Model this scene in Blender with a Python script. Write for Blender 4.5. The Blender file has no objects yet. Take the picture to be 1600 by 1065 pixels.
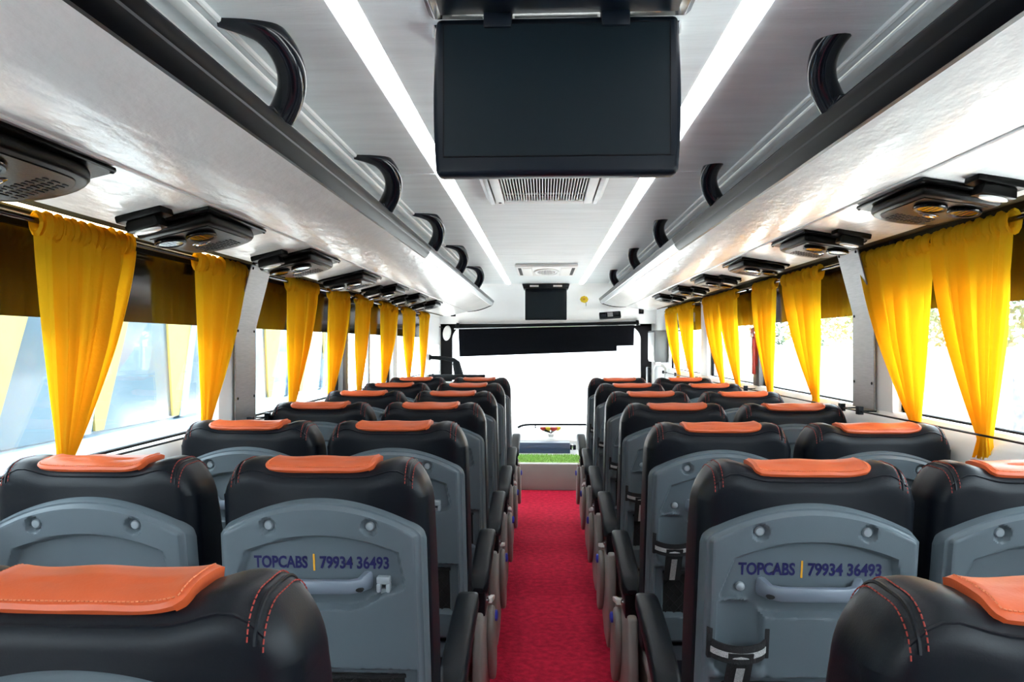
import bpy, bmesh, math, random
import numpy as np
from mathutils import Vector, Matrix
random.seed(7)
S = bpy.context.scene
COL = S.collection
PI = math.pi

# ------------------------------------------------------------------ camera, sky, exposure
cam_d = bpy.data.cameras.new('camera')
cam = bpy.data.objects.new('camera', cam_d)
COL.objects.link(cam)
cam_d.sensor_width = 36
cam_d.lens = 1173 / 1600 * 36
cam_d.clip_start = 0.05
cam.location = (0, 0, 1.37)
cam.rotation_euler = (math.radians(90.22), 0, math.radians(2.44))
S.camera = cam
S.view_settings.view_transform = 'Standard'
S.view_settings.look = 'None'
S.view_settings.gamma = 1
S.view_settings.use_curve_mapping = False
S.view_settings.exposure = 0.35
S.cycles.use_denoising = True
S.cycles.max_bounces = 10
S.cycles.diffuse_bounces = 6
S.cycles.transparent_max_bounces = 16
S.cycles.sample_clamp_indirect = 60
w = bpy.data.worlds.new('overcast_sky')
S.world = w
w.use_nodes = True
bg = w.node_tree.nodes['Background']
bg.inputs[0].default_value = (0.90, 0.96, 1.0, 1)
bg.inputs[1].default_value = 10.0
sun_d = bpy.data.lights.new('sun', 'SUN')
sun_d.energy = 42; sun_d.angle = math.radians(2); sun_d.color = (1, .985, .96)
sun = bpy.data.objects.new('sun', sun_d); COL.objects.link(sun)
sun.rotation_euler = (math.radians(24), 0, math.radians(1))   # high, from behind the coach, along its axis

# ------------------------------------------------------------------ materials
MATS = {}
def mat(name, col, rough=.5, metal=0., bump=0., bscale=80., var=0., vscale=6., spec=.5, coat=0., emit=None, estr=0., stretch=None, coatr=.05):
    m = bpy.data.materials.new(name)
    m.use_nodes = True
    nt = m.node_tree
    b = nt.nodes['Principled BSDF']
    b.inputs['Base Color'].default_value = (*col, 1)
    b.inputs['Roughness'].default_value = rough
    b.inputs['Metallic'].default_value = metal
    b.inputs['Specular IOR Level'].default_value = spec
    b.inputs['Coat Weight'].default_value = coat
    b.inputs['Coat Roughness'].default_value = coatr
    if emit:
        b.inputs['Emission Color'].default_value = (*emit, 1)
        b.inputs['Emission Strength'].default_value = estr
    tc = nt.nodes.new('ShaderNodeTexCoord')
    src = tc.outputs['Object']
    if stretch:
        mp = nt.nodes.new('ShaderNodeMapping')
        mp.inputs['Scale'].default_value = stretch
        nt.links.new(src, mp.inputs[0]); src = mp.outputs[0]
    if var:
        n = nt.nodes.new('ShaderNodeTexNoise')
        n.inputs['Scale'].default_value = vscale
        n.inputs['Detail'].default_value = 5
        nt.links.new(src, n.inputs['Vector'])
        r = nt.nodes.new('ShaderNodeMapRange')
        r.inputs['From Min'].default_value = .3; r.inputs['From Max'].default_value = .7
        r.inputs['To Min'].default_value = 1 - var; r.inputs['To Max'].default_value = 1 + var
        nt.links.new(n.outputs[0], r.inputs[0])
        mx = nt.nodes.new('ShaderNodeVectorMath'); mx.operation = 'SCALE'
        mx.inputs[0].default_value = col
        nt.links.new(r.outputs[0], mx.inputs['Scale'])
        nt.links.new(mx.outputs[0], b.inputs['Base Color'])
    if bump:
        n = nt.nodes.new('ShaderNodeTexNoise')
        n.inputs['Scale'].default_value = bscale
        n.inputs['Detail'].default_value = 4
        nt.links.new(src, n.inputs['Vector'])
        bp = nt.nodes.new('ShaderNodeBump')
        bp.inputs['Strength'].default_value = bump
        bp.inputs['Distance'].default_value = .01
        nt.links.new(n.outputs[0], bp.inputs['Height'])
        nt.links.new(bp.outputs[0], b.inputs['Normal'])
    MATS[name] = m
    return m

def glass_mat(name, tint, ior=1.5):
    m = bpy.data.materials.new(name); m.use_nodes = True
    nt = m.node_tree; nt.nodes.clear()
    o = nt.nodes.new('ShaderNodeOutputMaterial')
    t = nt.nodes.new('ShaderNodeBsdfTransparent'); t.inputs[0].default_value = (*tint, 1)
    g = nt.nodes.new('ShaderNodeBsdfGlossy'); g.inputs['Roughness'].default_value = 0.02
    lw = nt.nodes.new('ShaderNodeLayerWeight')
    pw = nt.nodes.new('ShaderNodeMath'); pw.operation = 'POWER'; pw.inputs[1].default_value = 4.2
    nt.links.new(lw.outputs['Facing'], pw.inputs[0])
    f = nt.nodes.new('ShaderNodeMapRange'); f.inputs['To Min'].default_value = .04; f.inputs['To Max'].default_value = .85
    nt.links.new(pw.outputs[0], f.inputs[0])
    x = nt.nodes.new('ShaderNodeMixShader')
    nt.links.new(f.outputs[0], x.inputs[0]); nt.links.new(t.outputs[0], x.inputs[1]); nt.links.new(g.outputs[0], x.inputs[2])
    nt.links.new(x.outputs[0], o.inputs[0])
    return m

def cloth_mat(name, col, trans, mixf):
    m = bpy.data.materials.new(name); m.use_nodes = True
    nt = m.node_tree; nt.nodes.clear()
    o = nt.nodes.new('ShaderNodeOutputMaterial')
    d = nt.nodes.new('ShaderNodeBsdfDiffuse'); d.inputs[0].default_value = (*col, 1)
    t = nt.nodes.new('ShaderNodeBsdfTranslucent'); t.inputs[0].default_value = (*trans, 1)
    s = nt.nodes.new('ShaderNodeBsdfSheen'); s.inputs[0].default_value = (*col, 1)
    tc = nt.nodes.new('ShaderNodeTexCoord')
    n = nt.nodes.new('ShaderNodeTexNoise'); n.inputs['Scale'].default_value = 90; n.inputs['Detail'].default_value = 4
    nt.links.new(tc.outputs['Object'], n.inputs['Vector'])
    bp = nt.nodes.new('ShaderNodeBump'); bp.inputs['Strength'].default_value = .15; bp.inputs['Distance'].default_value = .004
    nt.links.new(n.outputs[0], bp.inputs['Height'])
    nt.links.new(bp.outputs[0], d.inputs['Normal']); nt.links.new(bp.outputs[0], t.inputs['Normal'])
    x = nt.nodes.new('ShaderNodeMixShader'); x.inputs[0].default_value = mixf
    nt.links.new(d.outputs[0], x.inputs[1]); nt.links.new(t.outputs[0], x.inputs[2])
    nt.links.new(x.outputs[0], o.inputs[0])
    return m

LEATHER = mat('black_leather', (.0022, .0040, .0075), .42, bump=.04, bscale=420, spec=.25, var=.15, vscale=9)
PAD = mat('orange_leather', (.62, .105, .028), .42, bump=.05, bscale=240, var=.07, vscale=12)
STITCH = mat('red_thread', (.28, .030, .020), .8)
SHELL = mat('grey_plastic', (.100, .128, .148), .45, bump=.06, bscale=500, var=.05, vscale=5)
CAPM = mat('cap_plastic', (.30, .34, .37), .4)
HANDLE = mat('handle_plastic', (.16, .19, .24), .38)
NAVY = mat('navy_print', (.004, .003, .075), .6)
AMBER = mat('amber_print', (.75, .36, .02), .6)
BLACKP = mat('black_plastic', (.004, .006, .009), .42, spec=.22, bump=.05, bscale=300)
BLACKG = mat('black_gloss', (.004, .006, .010), .14, spec=.45)
DARKTRIM = mat('louvre_plastic', (.003, .0028, .0025), .34, spec=.11, bump=.05, bscale=200)
FABRICB = mat('black_webbing', (.015, .015, .017), .9, bump=.4, bscale=400)
SILVER = mat('silver_band', (.55, .55, .55), .4, bump=.6, bscale=900, var=.6, vscale=700)
PANELG = mat('beige_grey_plastic', (.30, .29, .27), .5, bump=.05, bscale=300, var=.08, vscale=8)
BLUEST = mat('blue_sticker', (.03, .05, .55), .4)
WHITEM = mat('white_metal', (.72, .72, .70), .4)
CHROME = mat('chrome', (.75, .75, .75), .18, metal=1)
STEEL = mat('brushed_steel', (.42, .43, .44), .42, metal=.75, bump=.08, bscale=60, stretch=(1, 1, 14), var=.1, vscale=20)
CEILM = mat('satin_ceiling_board', (.73, .78, .80), .50, bump=.12, bscale=14, stretch=(1, 6, 1), var=.07, vscale=3, spec=.5)
RACKM = mat('pearl_rack_board', (.80, .80, .79), .22, bump=.30, bscale=11, stretch=(3, 1.2, 1), var=.05, vscale=3, spec=.8)
WALLW = mat('white_wall_board', (.90, .90, .90), .45, var=.02, vscale=4, bump=.02, bscale=60)
OLIVE = mat('header_board', (.06, .048, .024), .85, bump=.03, spec=.04)
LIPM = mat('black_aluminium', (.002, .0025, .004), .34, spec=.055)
LIPD = mat('lip_top_sheen', (.06, .065, .075), .32, metal=.3, spec=.3)  # far lip tops, lightened for the grazing light they reflect
LIPG = mat('rail_grey_lip_sheen', (.62, .64, .66), .30, metal=.85)  # grey of the rail; on the far lip it paints reflected windscreen light
CARPET = mat('red_carpet', (.62, .020, .058), 1., bump=1., bscale=85, var=.25, vscale=30, spec=.1)
FLOORM = mat('grey_vinyl', (.16, .16, .16), .6, var=.1)
DECKM = mat('deck_grey_board', (.30, .285, .27), .5, var=.03)
FILM = mat('dark_tint_film', (.012, .009, .006), .12, spec=.5, coat=.2)
GASKET = mat('black_rubber', (.004, .004, .005), .7, spec=.15)
SCREEN = mat('black_screen', (.005, .010, .014), .40, spec=.16)
BEZEL = mat('screen_bezel', (.003, .006, .011), .36, spec=.18)
GRASSM = mat('green_mat', (.36, .60, .16), .9, var=.4, vscale=60)
DEEPBLUE = mat('blue_box_paint', (.035, .06, .12), .35)
REDP = mat('red_plastic', (.50, .035, .02), .35)
YELLOWP = mat('yellow_petal', (.85, .62, .02), .6)
BLIND = mat('black_blind_cloth', (.004, .0045, .007), .85, bump=.1, bscale=200, spec=.1)
LEDM = mat('led_diffuser', (.9, .9, .9), .4, emit=(.95, .98, 1.), estr=7.)
WARMSLIT = mat('warm_daylight_slit', (.9, .85, .7), .4, emit=(1., .82, .45), estr=4.)  # daylight glow put into the strip above the left curtains
LENSM = mat('lamp_lens', (.8, .8, .78), .15, coat=.5)
GREYBOX = mat('grey_cabinet', (.16, .165, .17), .4, var=.04)
GLASS = glass_mat('window_glass', (.90, .95, .97), 1.55)
CURT = cloth_mat('yellow_cloth', (.96, .65, .030), (.93, .46, .009), .45)
CONCRETE = mat('pale_concrete', (.70, .69, .66), .9, var=.1, vscale=2)
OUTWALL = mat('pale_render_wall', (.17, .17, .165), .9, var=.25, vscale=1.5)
LEAFM = mat('leaf_green', (.050, .080, .040), .8, var=.3, vscale=4)
BARKM = mat('bark', (.16, .12, .09), .9, bump=.6, bscale=20)
BUSBODY = mat('pale_blue_body', (.115, .17, .22), .3)
BUSGLASS = mat('blue_coach_glass', (.045, .085, .115), .12)
CURTOUT = mat('pale_yellow_cloth', (.24, .20, .06), .8, var=.1)
SIGNM = mat('sign_panel', (.05, .05, .06), .6, var=.5, vscale=14)
WHITEP = mat('white_plastic', (.72, .73, .73), .4)
DARKV = mat('dark_void', (.010, .010, .010), .8)

# ------------------------------------------------------------------ mesh builder
class MB:
    def __init__(s): s.v = []; s.f = []
    def add(s, vs, fs):
        o = len(s.v); s.v += [tuple(p) for p in vs]; s.f += [tuple(i + o for i in f) for f in fs]; return s
    def box(s, c, d, rot=None):
        x, y, z = d[0] / 2, d[1] / 2, d[2] / 2
        vs = [Vector((a * x, b * y, e * z)) for a in (-1, 1) for b in (-1, 1) for e in (-1, 1)]
        if rot: vs = [rot @ p for p in vs]
        vs = [p + Vector(c) for p in vs]
        return s.add(vs, [(0, 1, 3, 2), (4, 6, 7, 5), (0, 4, 5, 1), (2, 3, 7, 6), (0, 2, 6, 4), (1, 5, 7, 3)])
    def bb(s, a, b):
        return s.box([(a[i] + b[i]) / 2 for i in range(3)], [abs(b[i] - a[i]) for i in range(3)])
    def prism(s, poly, axis, a, b):
        n = len(poly)
        def P(p, t):
            if axis == 'x': return (t, p[0], p[1])
            if axis == 'y': return (p[0], t, p[1])
            return (p[0], p[1], t)
        vs = [P(p, a) for p in poly] + [P(p, b) for p in poly]
        fs = [tuple(range(n))[::-1], tuple(range(n, 2 * n))] + [(i, (i + 1) % n, n + (i + 1) % n, n + i) for i in range(n)]
        return s.add(vs, fs)
    def tube(s, path, r, n=8, flat=1., upv=None, cap=True):
        path = [Vector(p) for p in path]; m = len(path); vs = []
        rr = r if isinstance(r, (list, tuple)) else [r] * m
        prev = None
        for i, p in enumerate(path):
            t = (path[min(i + 1, m - 1)] - path[max(i - 1, 0)]).normalized()
            if upv is not None: a = Vector(upv)
            elif prev is not None: a = prev
            else: a = Vector((0, 0, 1)) if abs(t.z) < .9 else Vector((0, 1, 0))
            a = (a - t * a.dot(t)).normalized(); b = t.cross(a); prev = a
            for k in range(n):
                th = 2 * PI * k / n
                vs.append(p + a * math.cos(th) * rr[i] + b * math.sin(th) * rr[i] * flat)
        fs = [(i * n + k, i * n + (k + 1) % n, (i + 1) * n + (k + 1) % n, (i + 1) * n + k) for i in range(m - 1) for k in range(n)]
        if cap: fs += [tuple(range(n))[::-1], tuple(range((m - 1) * n, m * n))]
        return s.add(vs, fs)
    def lathe(s, prof, c, axis='z', n=20, sx=1., sy=1.):
        m = len(prof); vs = []
        for r, h in prof:
            for k in range(n):
                th = 2 * PI * k / n; a, b = r * math.cos(th) * sx, r * math.sin(th) * sy
                p = (a, b, h) if axis == 'z' else (a, h, b) if axis == 'y' else (h, a, b)
                vs.append((p[0] + c[0], p[1] + c[1], p[2] + c[2]))
        fs = [(i * n + k, i * n + (k + 1) % n, (i + 1) * n + (k + 1) % n, (i + 1) * n + k) for i in range(m - 1) for k in range(n)]
        fs += [tuple(range(n))[::-1], tuple(range((m - 1) * n, m * n))]
        return s.add(vs, fs)
    def grid(s, P, closed_u=False):
        m, n = len(P), len(P[0])
        vs = [p for row in P for p in row]
        fs = [(i * n + j, i * n + (j + 1) % n, (i + 1) * n + (j + 1) % n, (i + 1) * n + j) for i in range(m - 1) for j in range(n if closed_u else n - 1)]
        return s.add(vs, fs)
    def xf(s, fn): s.v = [tuple(fn(*p)) for p in s.v]; return s
    def build(s, name, m, parent=None, bevel=0., smooth=True, seg=2, ang=40, loc=None):
        me = bpy.data.meshes.new(name)
        me.from_pydata(s.v, [], s.f)
        bm = bmesh.new(); bm.from_mesh(me)
        bmesh.ops.recalc_face_normals(bm, faces=bm.faces)
        if bevel:
            es = [e for e in bm.edges if len(e.link_faces) == 2 and e.calc_face_angle(0) > math.radians(ang)]
            bmesh.ops.bevel(bm, geom=es, offset=bevel, segments=seg, profile=.5, affect='EDGES', clamp_overlap=True)
        bm.to_mesh(me); bm.free()
        me.materials.append(m)
        if smooth:
            me.polygons.foreach_set('use_smooth', [True] * len(me.polygons))
            try: me.set_sharp_from_angle(angle=math.radians(38))
            except Exception: pass
        o = bpy.data.objects.new(name, me); COL.objects.link(o)
        if parent is not None: o.parent = parent
        if loc is not None: o.location = loc
        return o

def tag(o, label=None, cat=None, group=None, kind=None):
    if label: o['label'] = label
    if cat: o['category'] = cat
    if group: o['group'] = group
    if kind: o['kind'] = kind
    return o
def thing(name, label, cat, loc=(0, 0, 0), rotz=0, group=None):
    o = bpy.data.objects.new(name, None); COL.objects.link(o)
    o.empty_display_size = .1
    o.location = loc; o.rotation_euler = (0, 0, rotz)
    return tag(o, label, cat, group)
def struct(o): o['kind'] = 'structure'; return o
def troot(name, loc=(0, 0, 0)):
    o = bpy.data.objects.new(name, None); COL.objects.link(o); o.location = loc; o['kind'] = 'structure'; return o
KIDS = {}
def kids(o): return [c for c in o.children]
def dup(o, parent=None):
    c = o.copy(); COL.objects.link(c)
    c.parent = parent
    for k in list(o.children): dup(k, c)
    return c

# ------------------------------------------------------------------ THE SHELL OF THE COACH
XL, XR = -1.20, 1.27
SILL_L, SILL_R, FILM_L, FILM_R, TOP_L, TOP_R = 1.06, 1.12, 1.435, 1.488, 1.668, 1.715
Y0, Y1 = -2.6, 8.75

fl = MB().bb((-1.24, Y0, -.06), (1.31, 8.9, -.012)).build('floor', FLOORM); struct(fl)
# ceiling boards
ceil = troot('ceiling')
MB().bb((-1.24, Y0, 2.02), (1.31, 7.75, 2.05)).build('roof_board', WALLW, ceil)
for xa, xb in ((-.80, -.394), (-.340, .360), (.414, .86)):
    for ya, yb in ((Y0, 2.72), (2.725, 5.2), (5.205, 7.72)):
        MB().bb((xa, ya, 1.99), (xb, yb, 2.018)).build('ceiling_panel', CEILM, ceil, bevel=.0025, seg=1)
# moulded strips where the ceiling meets the rack recess
for sx, tag_n in ((-1, 'l'), (1, 'r')):
    e = .62 if sx < 0 else .665
    t = MB().tube([(sx * e, Y0, 1.989), (sx * e, 7.7, 1.989)], .007, 8).build('trim_1' if sx < 0 else 'trim_2', WHITEP); struct(t)
    t = MB().bb((sx * (e + .022), Y0, 1.978), (sx * (e + .05), 7.7, 1.99)).build('trim_3' if sx < 0 else 'trim_4', WHITEP, bevel=.004); struct(t)
    # curved cove behind the rack
    prof = [(e + .05, 1.992), (e + .2, 1.985), (e + .33, 1.95), (e + .43, 1.90), (e + .50, 1.85), (e + .545, 1.80)]
    rows = [[(sx * x, y, z) for x, z in prof] for y in (Y0, 3.0, 7.75)]
    c = MB().grid(rows).build('trim_5' if sx < 0 else 'trim_6', WALLW); struct(c)

# side walls: lower board, header board above glass
def side_wall(name, x, out, sill, top, hdr):
    m = MB()
    m.bb((x, Y0, -.05), (x + out * .05, Y1, sill))
    m.bb((x, Y0, top), (x + out * .05, Y1, 2.05))
    o = m.build(name, WALLW, bevel=.004, seg=1); struct(o)
    h = MB().bb((x - out * .002, Y0, top + .004), (x - out * .028, 7.6, hdr)).build('header_board', OLIVE, o)
    return o
wl = side_wall('wall_left', XL, -1, SILL_L, TOP_L, 1.715)
wr = side_wall('wall_right', XR, 1, SILL_R, TOP_R, 1.765)
# sill ledges
for x, sg, z, par in ((XL, 1, SILL_L, wl), (XR, -1, SILL_R, wr)):
    MB().prism([(x - sg * .02, z + .004), (x + sg * .006, z + .004), (x + sg * .055, z - .066), (x + sg * .058, z - .16), (x, z - .16)], 'y', Y0, 7.6).build('windowsill_board', WALLW, par, bevel=.004)
# front corner boards beside the windscreen
MB().bb((XL, 7.62, SILL_L), (XL - .05, 8.0, TOP_L)).bb((XL, 8.55, SILL_L), (XL - .05, Y1, TOP_L)).bb((XL, 8.0, 1.36), (XL - .05, 8.55, TOP_L)).build('front_post', WALLW, wl)
MB().bb((XR, 7.68, SILL_R), (XR + .05, 8.25, TOP_R)).bb((XR, 8.6, SILL_R), (XR + .05, Y1, TOP_R)).bb((XR, 8.25, 1.42), (XR + .05, 8.6, TOP_R)).build('front_post', WALLW, wr)
# rear wall with its window
struct(MB().bb((-1.24, Y0 - .05, -.05), (1.31, Y0, 2.05)).build('wall_back', mat('rear_bulkhead', (.10, .10, .11), .7)))

# windows
wins_l = [(-2.4, 2.70), (3.02, 4.40), (4.52, 5.88), (6.04, 7.60)]
wins_r = [(-2.4, 2.77), (3.09, 4.46), (4.58, 5.86), (6.08, 7.66)]
def window(k, x, out, y0, y1, sill, film, top, mull=()):
    r = troot('window_%d' % k)
    g = .022
    xo = x + out * .02
    m = MB()
    m.bb((xo + out * .004, y0, sill), (xo + out * .02, y1, sill + g * .4)).bb((xo, y0, top - g), (xo + out * .02, y1, top))
    m.bb((xo, y0, sill + g * .4), (xo + out * .02, y0 + g, top - g)).bb((xo, y1 - g, sill + g * .4), (xo + out * .02, y1, top - g))
    m.build('window_frame', GASKET, r)
    edges = [y0 + g] + list(mull) + [y1 - g]
    for a, b in zip(edges[:-1], edges[1:]):
        MB().bb((xo + out * .008, a, sill + g * .4), (xo + out * .012, b, film)).build('pane', GLASS, r)
        MB().bb((xo + out * .006, a, film), (xo + out * .013, b, top - g)).build('tint_film', FILM, r)
    for q in mull:
        MB().bb((xo - out * .002, q - .02, sill + g), (xo + out * .018, q + .02, top - g)).build('mullion', STEEL, r, bevel=.004)
k = 1
for a, b in wins_l:
    window(k, XL, -1, a, b, SILL_L, FILM_L, TOP_L, (-.5, 1.56) if k == 1 else ((5.2,) if k == 3 else ())); k += 1
for a, b in wins_r:
    window(k, XR, 1, a, b, SILL_R, FILM_R, TOP_R, (-.8, 1.2) if k == 5 else ((6.85,) if k == 8 else ())); k += 1

# posts between the windows
def post(name, x, out, y0, y1, sill, top, m):
    o = MB().bb((x + out * .05, y0, sill), (x - out * .012, y1, top)).build(name, m, bevel=.006); return struct(o)
post('trim_7', XL, -1, 2.70, 3.02, SILL_L, TOP_L, WALLW)
post('trim_8', XL, -1, 4.40, 4.52, SILL_L, TOP_L, GREYBOX)
post('trim_9', XL, -1, 5.88, 6.04, SILL_L, TOP_L, WALLW)
post('trim_10', XR, 1, 2.77, 3.09, SILL_R, TOP_R, WALLW)
post('trim_11', XR, 1, 4.46, 4.58, SILL_R, TOP_R, GREYBOX)
post('trim_12', XR, 1, 5.86, 6.08, SILL_R, TOP_R, WALLW)

# steel pillar covers, leaning inwards near the top
def pillar_cover(sx, y0, y1, xw, sill, top, lab):
    r = thing('pillar_cover', lab, 'pillar cover', (sx * xw, (y0 + y1) / 2, sill))
    prof = [(0.016, 0.0), (.016, .37), (.034, .44), (.075, .60), (.092, .66)]
    rows = [[(-sx * px, yy, pz) for px, pz in prof] for yy in (-(y1 - y0) / 2, (y1 - y0) / 2)]
    inner = [[(-sx * (px - .006), yy, pz) for px, pz in prof] for yy in (-(y1 - y0) / 2, (y1 - y0) / 2)]
    P = [(x, z) for x, z in prof] + [(x - .006, z) for x, z in prof[::-1]]
    MB().prism([(-sx * a, b) for a, b in P], 'y', -(y1 - y0) / 2, (y1 - y0) / 2).build('cover_plate', STEEL, r, bevel=.0015, seg=1)
    for zz, px in ((.10, .016), (.36, .016), (.60, .075)):
        for yy in (-.08, .08):
            MB().lathe([(.006, -.002), (.005, .002), (.002, .003)], (-sx * px, yy, zz), 'x', 8).build('screw', GASKET, r)
    return r
pillar_cover(-1, 2.81, 3.01, 1.188, SILL_L, TOP_L, 'brushed steel window pillar cover on the left wall, bent inwards at its top')
pillar_cover(1, 2.885, 3.08, 1.258, SILL_R, TOP_R, 'brushed steel window pillar cover on the right wall, bent inwards at its top')

# front: header, windscreen, lower wall
hp = [(7.70, 1.992), (7.95, 1.985), (8.18, 1.95), (8.38, 1.87), (8.52, 1.76), (8.62, 1.645), (8.64, 1.60)]
rows = [[(x, y, z) for y, z in hp] for x in np.linspace(-1.2, 1.27, 12)]
wf = MB().grid(rows)
wf.bb((-1.24, 8.72, -.05), (1.31, 8.8, .36))
wf.bb((-1.24, 8.72, 1.60), (1.31, 8.8, 2.05))
wf.bb((-1.24, 7.7, 2.0), (1.31, 8.8, 2.05))
wf.bb((-1.24, 8.70, .36), (-1.19, 8.8, 1.6)).bb((1.23, 8.70, .36), (1.31, 8.8, 1.6))
struct(wf.build('wall_front', WALLW))
ws = troot('window_9')
MB().bb((-1.1, 8.75, .40), (1.14, 8.756, 1.6)).build('pane', glass_mat('tinted_windscreen', (.60, .62, .63)), ws)
fr = MB().bb((-1.2, 8.69, .36), (-1.07, 8.76, 1.6)).bb((1.115, 8.69, .36), (1.235, 8.76, 1.62)).bb((-1.2, 8.69, 1.575), (1.235, 8.76, 1.62)).bb((-1.2, 8.69, .34), (1.235, 8.76, .40))
# rounded upper corners of the black surround
for sx, cx in ((-1, -1.07), (1, 1.115)):
    pts = [(cx, 1.58)] + [(cx - sx * (.16 - .16 * math.cos(a)), 1.58 - (.16 - .16 * math.sin(a))) for a in np.linspace(0, PI / 2, 8)]
    fr.prism(pts, 'y', 8.69, 8.75)
fr.build('windscreen_surround', GASKET, ws)
# raised front deck with its step face
dk = MB().bb((-1.2, 7.05, 0), (1.27, 8.72, .24)).build('deck_step', DECKM, bevel=.006)
struct(dk); dk.name = 'trim_13'
MB().bb((-1.19, 7.056, .24), (1.26, 8.71, .246)).build('deck_cover', WHITEP, dk)

# ------------------------------------------------------------------ carpet
cp = MB().bb((-.25, Y0 + .02, -.012), (.32, 7.045, 0))
cpo = cp.build('aisle_carpet', CARPET); tag(cpo, 'red pile carpet runner along the central aisle', 'carpet')
# worn light fuzz and loose threads along the carpet edge
# ------------------------------------------------------------------ LED strips, glowing daylight slit
def led(x, lab):
    r = thing('ceiling_light_strip', lab, 'strip light', (x, 0, 1.99), group='ceiling strip lights')
    MB().bb((-.028, Y0, .012), (.028, 7.75, .028)).build('channel', WHITEP, r)
    for a, b in ((Y0, 1.2), (1.205, 3.43), (3.44, 5.2), (5.205, 6.9), (6.905, 7.75)):
        pts = [(-.0235, .012), (-.0235, 0.002), (-.016, -.005), (0, -.008), (.016, -.005), (.0235, .002), (.0235, .012)]
        MB().prism(pts, 'y', a, b).build('diffuser', LEDM, r)
    return r
led(-.367, 'long white ceiling light strip running past the left edge of the large monitor')
led(.387, 'long white ceiling light strip running past the right edge of the large monitor')
slit_glow = thing('daylight_slit_glow', 'warm yellow glow standing in for a slit of daylight behind the left curtain rod', 'strip light', (XL + .034, 0, 1.683))  # glowing strip added for a slit of daylight, no lamp
MB().tube([(0, .9, 0), (0, 2.66, 0)], .0075, 8).build('diffuser', WARMSLIT, slit_glow)
MB().bb((-.010, .88, -.004), (-.006, 2.68, .004)).build('channel', WHITEP, slit_glow)

# ------------------------------------------------------------------ luggage racks
def rack(sx, lipx, lipz, upx, upz, crx, crz, edx, edz, yend, lab):
    r = thing('luggage_rack', lab, 'luggage rack', (0, 0, 0))
    def X(v): return sx * v
    ys = list(np.linspace(Y0 + .01, yend - .5, 12)) + [yend - .5 + .5 * math.sin(a) for a in np.linspace(.15, PI / 2, 9)]
    # pearly underside, gently bellied, its front end rounded in
    rows = []
    for y in ys:
        t = max(0, (y - (yend - .5)) / .5)
        pull = 1 - math.sqrt(max(0, 1 - t * t))
        row = []
        for s in np.linspace(0, 1, 9):
            x = lipx + .012 + (crx - lipx - .012) * s
            z = lipz + .004 + (crz - lipz - .004) * s - .012 * math.sin(PI * s)
            row.append((X(x), y - .14 * s * s * (1 if t > 0 else 0) * t, z))
        rows.append(row)
    MB().grid(rows).build('underside_board', RACKM, r)
    # flat service board that carries the louvres
    MB().tube([(X(crx - .001), Y0 + .01, crz - .001), (X(crx - .001), yend - .15, crz - .001)], .004, 6).build('joint_bead', RACKM, r)
    MB().prism([(X(crx), crz), (X(edx), edz), (X(edx), edz + .012), (X(crx), crz + .012)], 'y', Y0 + .01, yend - .15).build('service_board', RACKM, r)
    MB().prism([(X(edx), edz + .001), (X(edx + .012), edz - .004), (X(edx + .155), edz + .030), (X(edx + .155), edz + .042), (X(edx), edz + .014)], 'y', Y0 + .01, 7.62).build('valance_board', OLIVE, r)
    # tray floor, end board
    MB().prism([(X(lipx + .02), lipz + .04), (X(edx - .03), lipz + .03), (X(edx - .03), lipz + .045), (X(lipx + .02), lipz + .055)], 'y', Y0 + .01, yend - .2).build('tray', WHITEP, r)
    MB().prism([(X(crx), crz + .012), (X(edx), edz + .012), (X(edx - .03), lipz + .04), (X(lipx + .03), lipz + .04), (X(lipx + .02), lipz + .005)], 'y', yend - .16, yend - .145).build('end_board', WHITEP, r)
    pth = [(X(lipx + .012), yend, lipz)] + [(X(lipx + .012 + (crx - lipx - .012) * s), yend - .14 * s * s, lipz + .002 + (crz - lipz) * s - .014 * math.sin(PI * s)) for s in np.linspace(.1, 1, 9)]
    MB().tube(pth, .006, 6).build('end_piping', GASKET, r)
    # extruded lip: lower flat, rib, upper rounded face
    mx_, mz_ = lipx - .004, lipz + .024
    pr = [(lipx + .03, lipz - .001), (lipx + .014, lipz - .003), (lipx + .006, lipz + .004), (mx_ + .001, mz_ - .006), (mx_ - .002, mz_ - .001), (mx_ - .001, mz_ + .005),
          (upx + .006, upz - .016), (upx + .004, upz - .006), (upx + .008, upz), (upx + .022, upz - .002), (upx + .03, upz - .02), (lipx + .03, lipz + .03)]
    for a, b, m in ((Y0 + .01, 3.52, LIPM), (3.525, 5.6, LIPG), (5.605, yend, LIPG)):  # far lengths of the black lip coloured pale for their grazing reflection
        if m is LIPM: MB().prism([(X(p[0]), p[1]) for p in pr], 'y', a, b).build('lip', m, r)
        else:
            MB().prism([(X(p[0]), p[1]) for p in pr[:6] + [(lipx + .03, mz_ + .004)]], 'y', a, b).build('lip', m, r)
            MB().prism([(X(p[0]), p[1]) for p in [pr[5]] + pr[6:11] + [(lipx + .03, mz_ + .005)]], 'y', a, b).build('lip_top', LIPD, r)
    MB().prism([(X(p[0]), p[1]) for p in pr], 'y', yend, yend + .03).build('end_cap', GASKET, r, bevel=.008)
    # bright rail line on the lip top
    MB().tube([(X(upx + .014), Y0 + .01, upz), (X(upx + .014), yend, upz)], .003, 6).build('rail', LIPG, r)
    return r
rack(-1, .545, 1.778, .527, 1.832, .80, 1.707, 1.02, 1.656, 7.95, 'pearl white overhead luggage rack with black lip along the left wall')
rack(1, .612, 1.808, .592, 1.868, .87, 1.764, 1.13, 1.721, 8.15, 'pearl white overhead luggage rack with black lip along the right wall')

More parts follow.
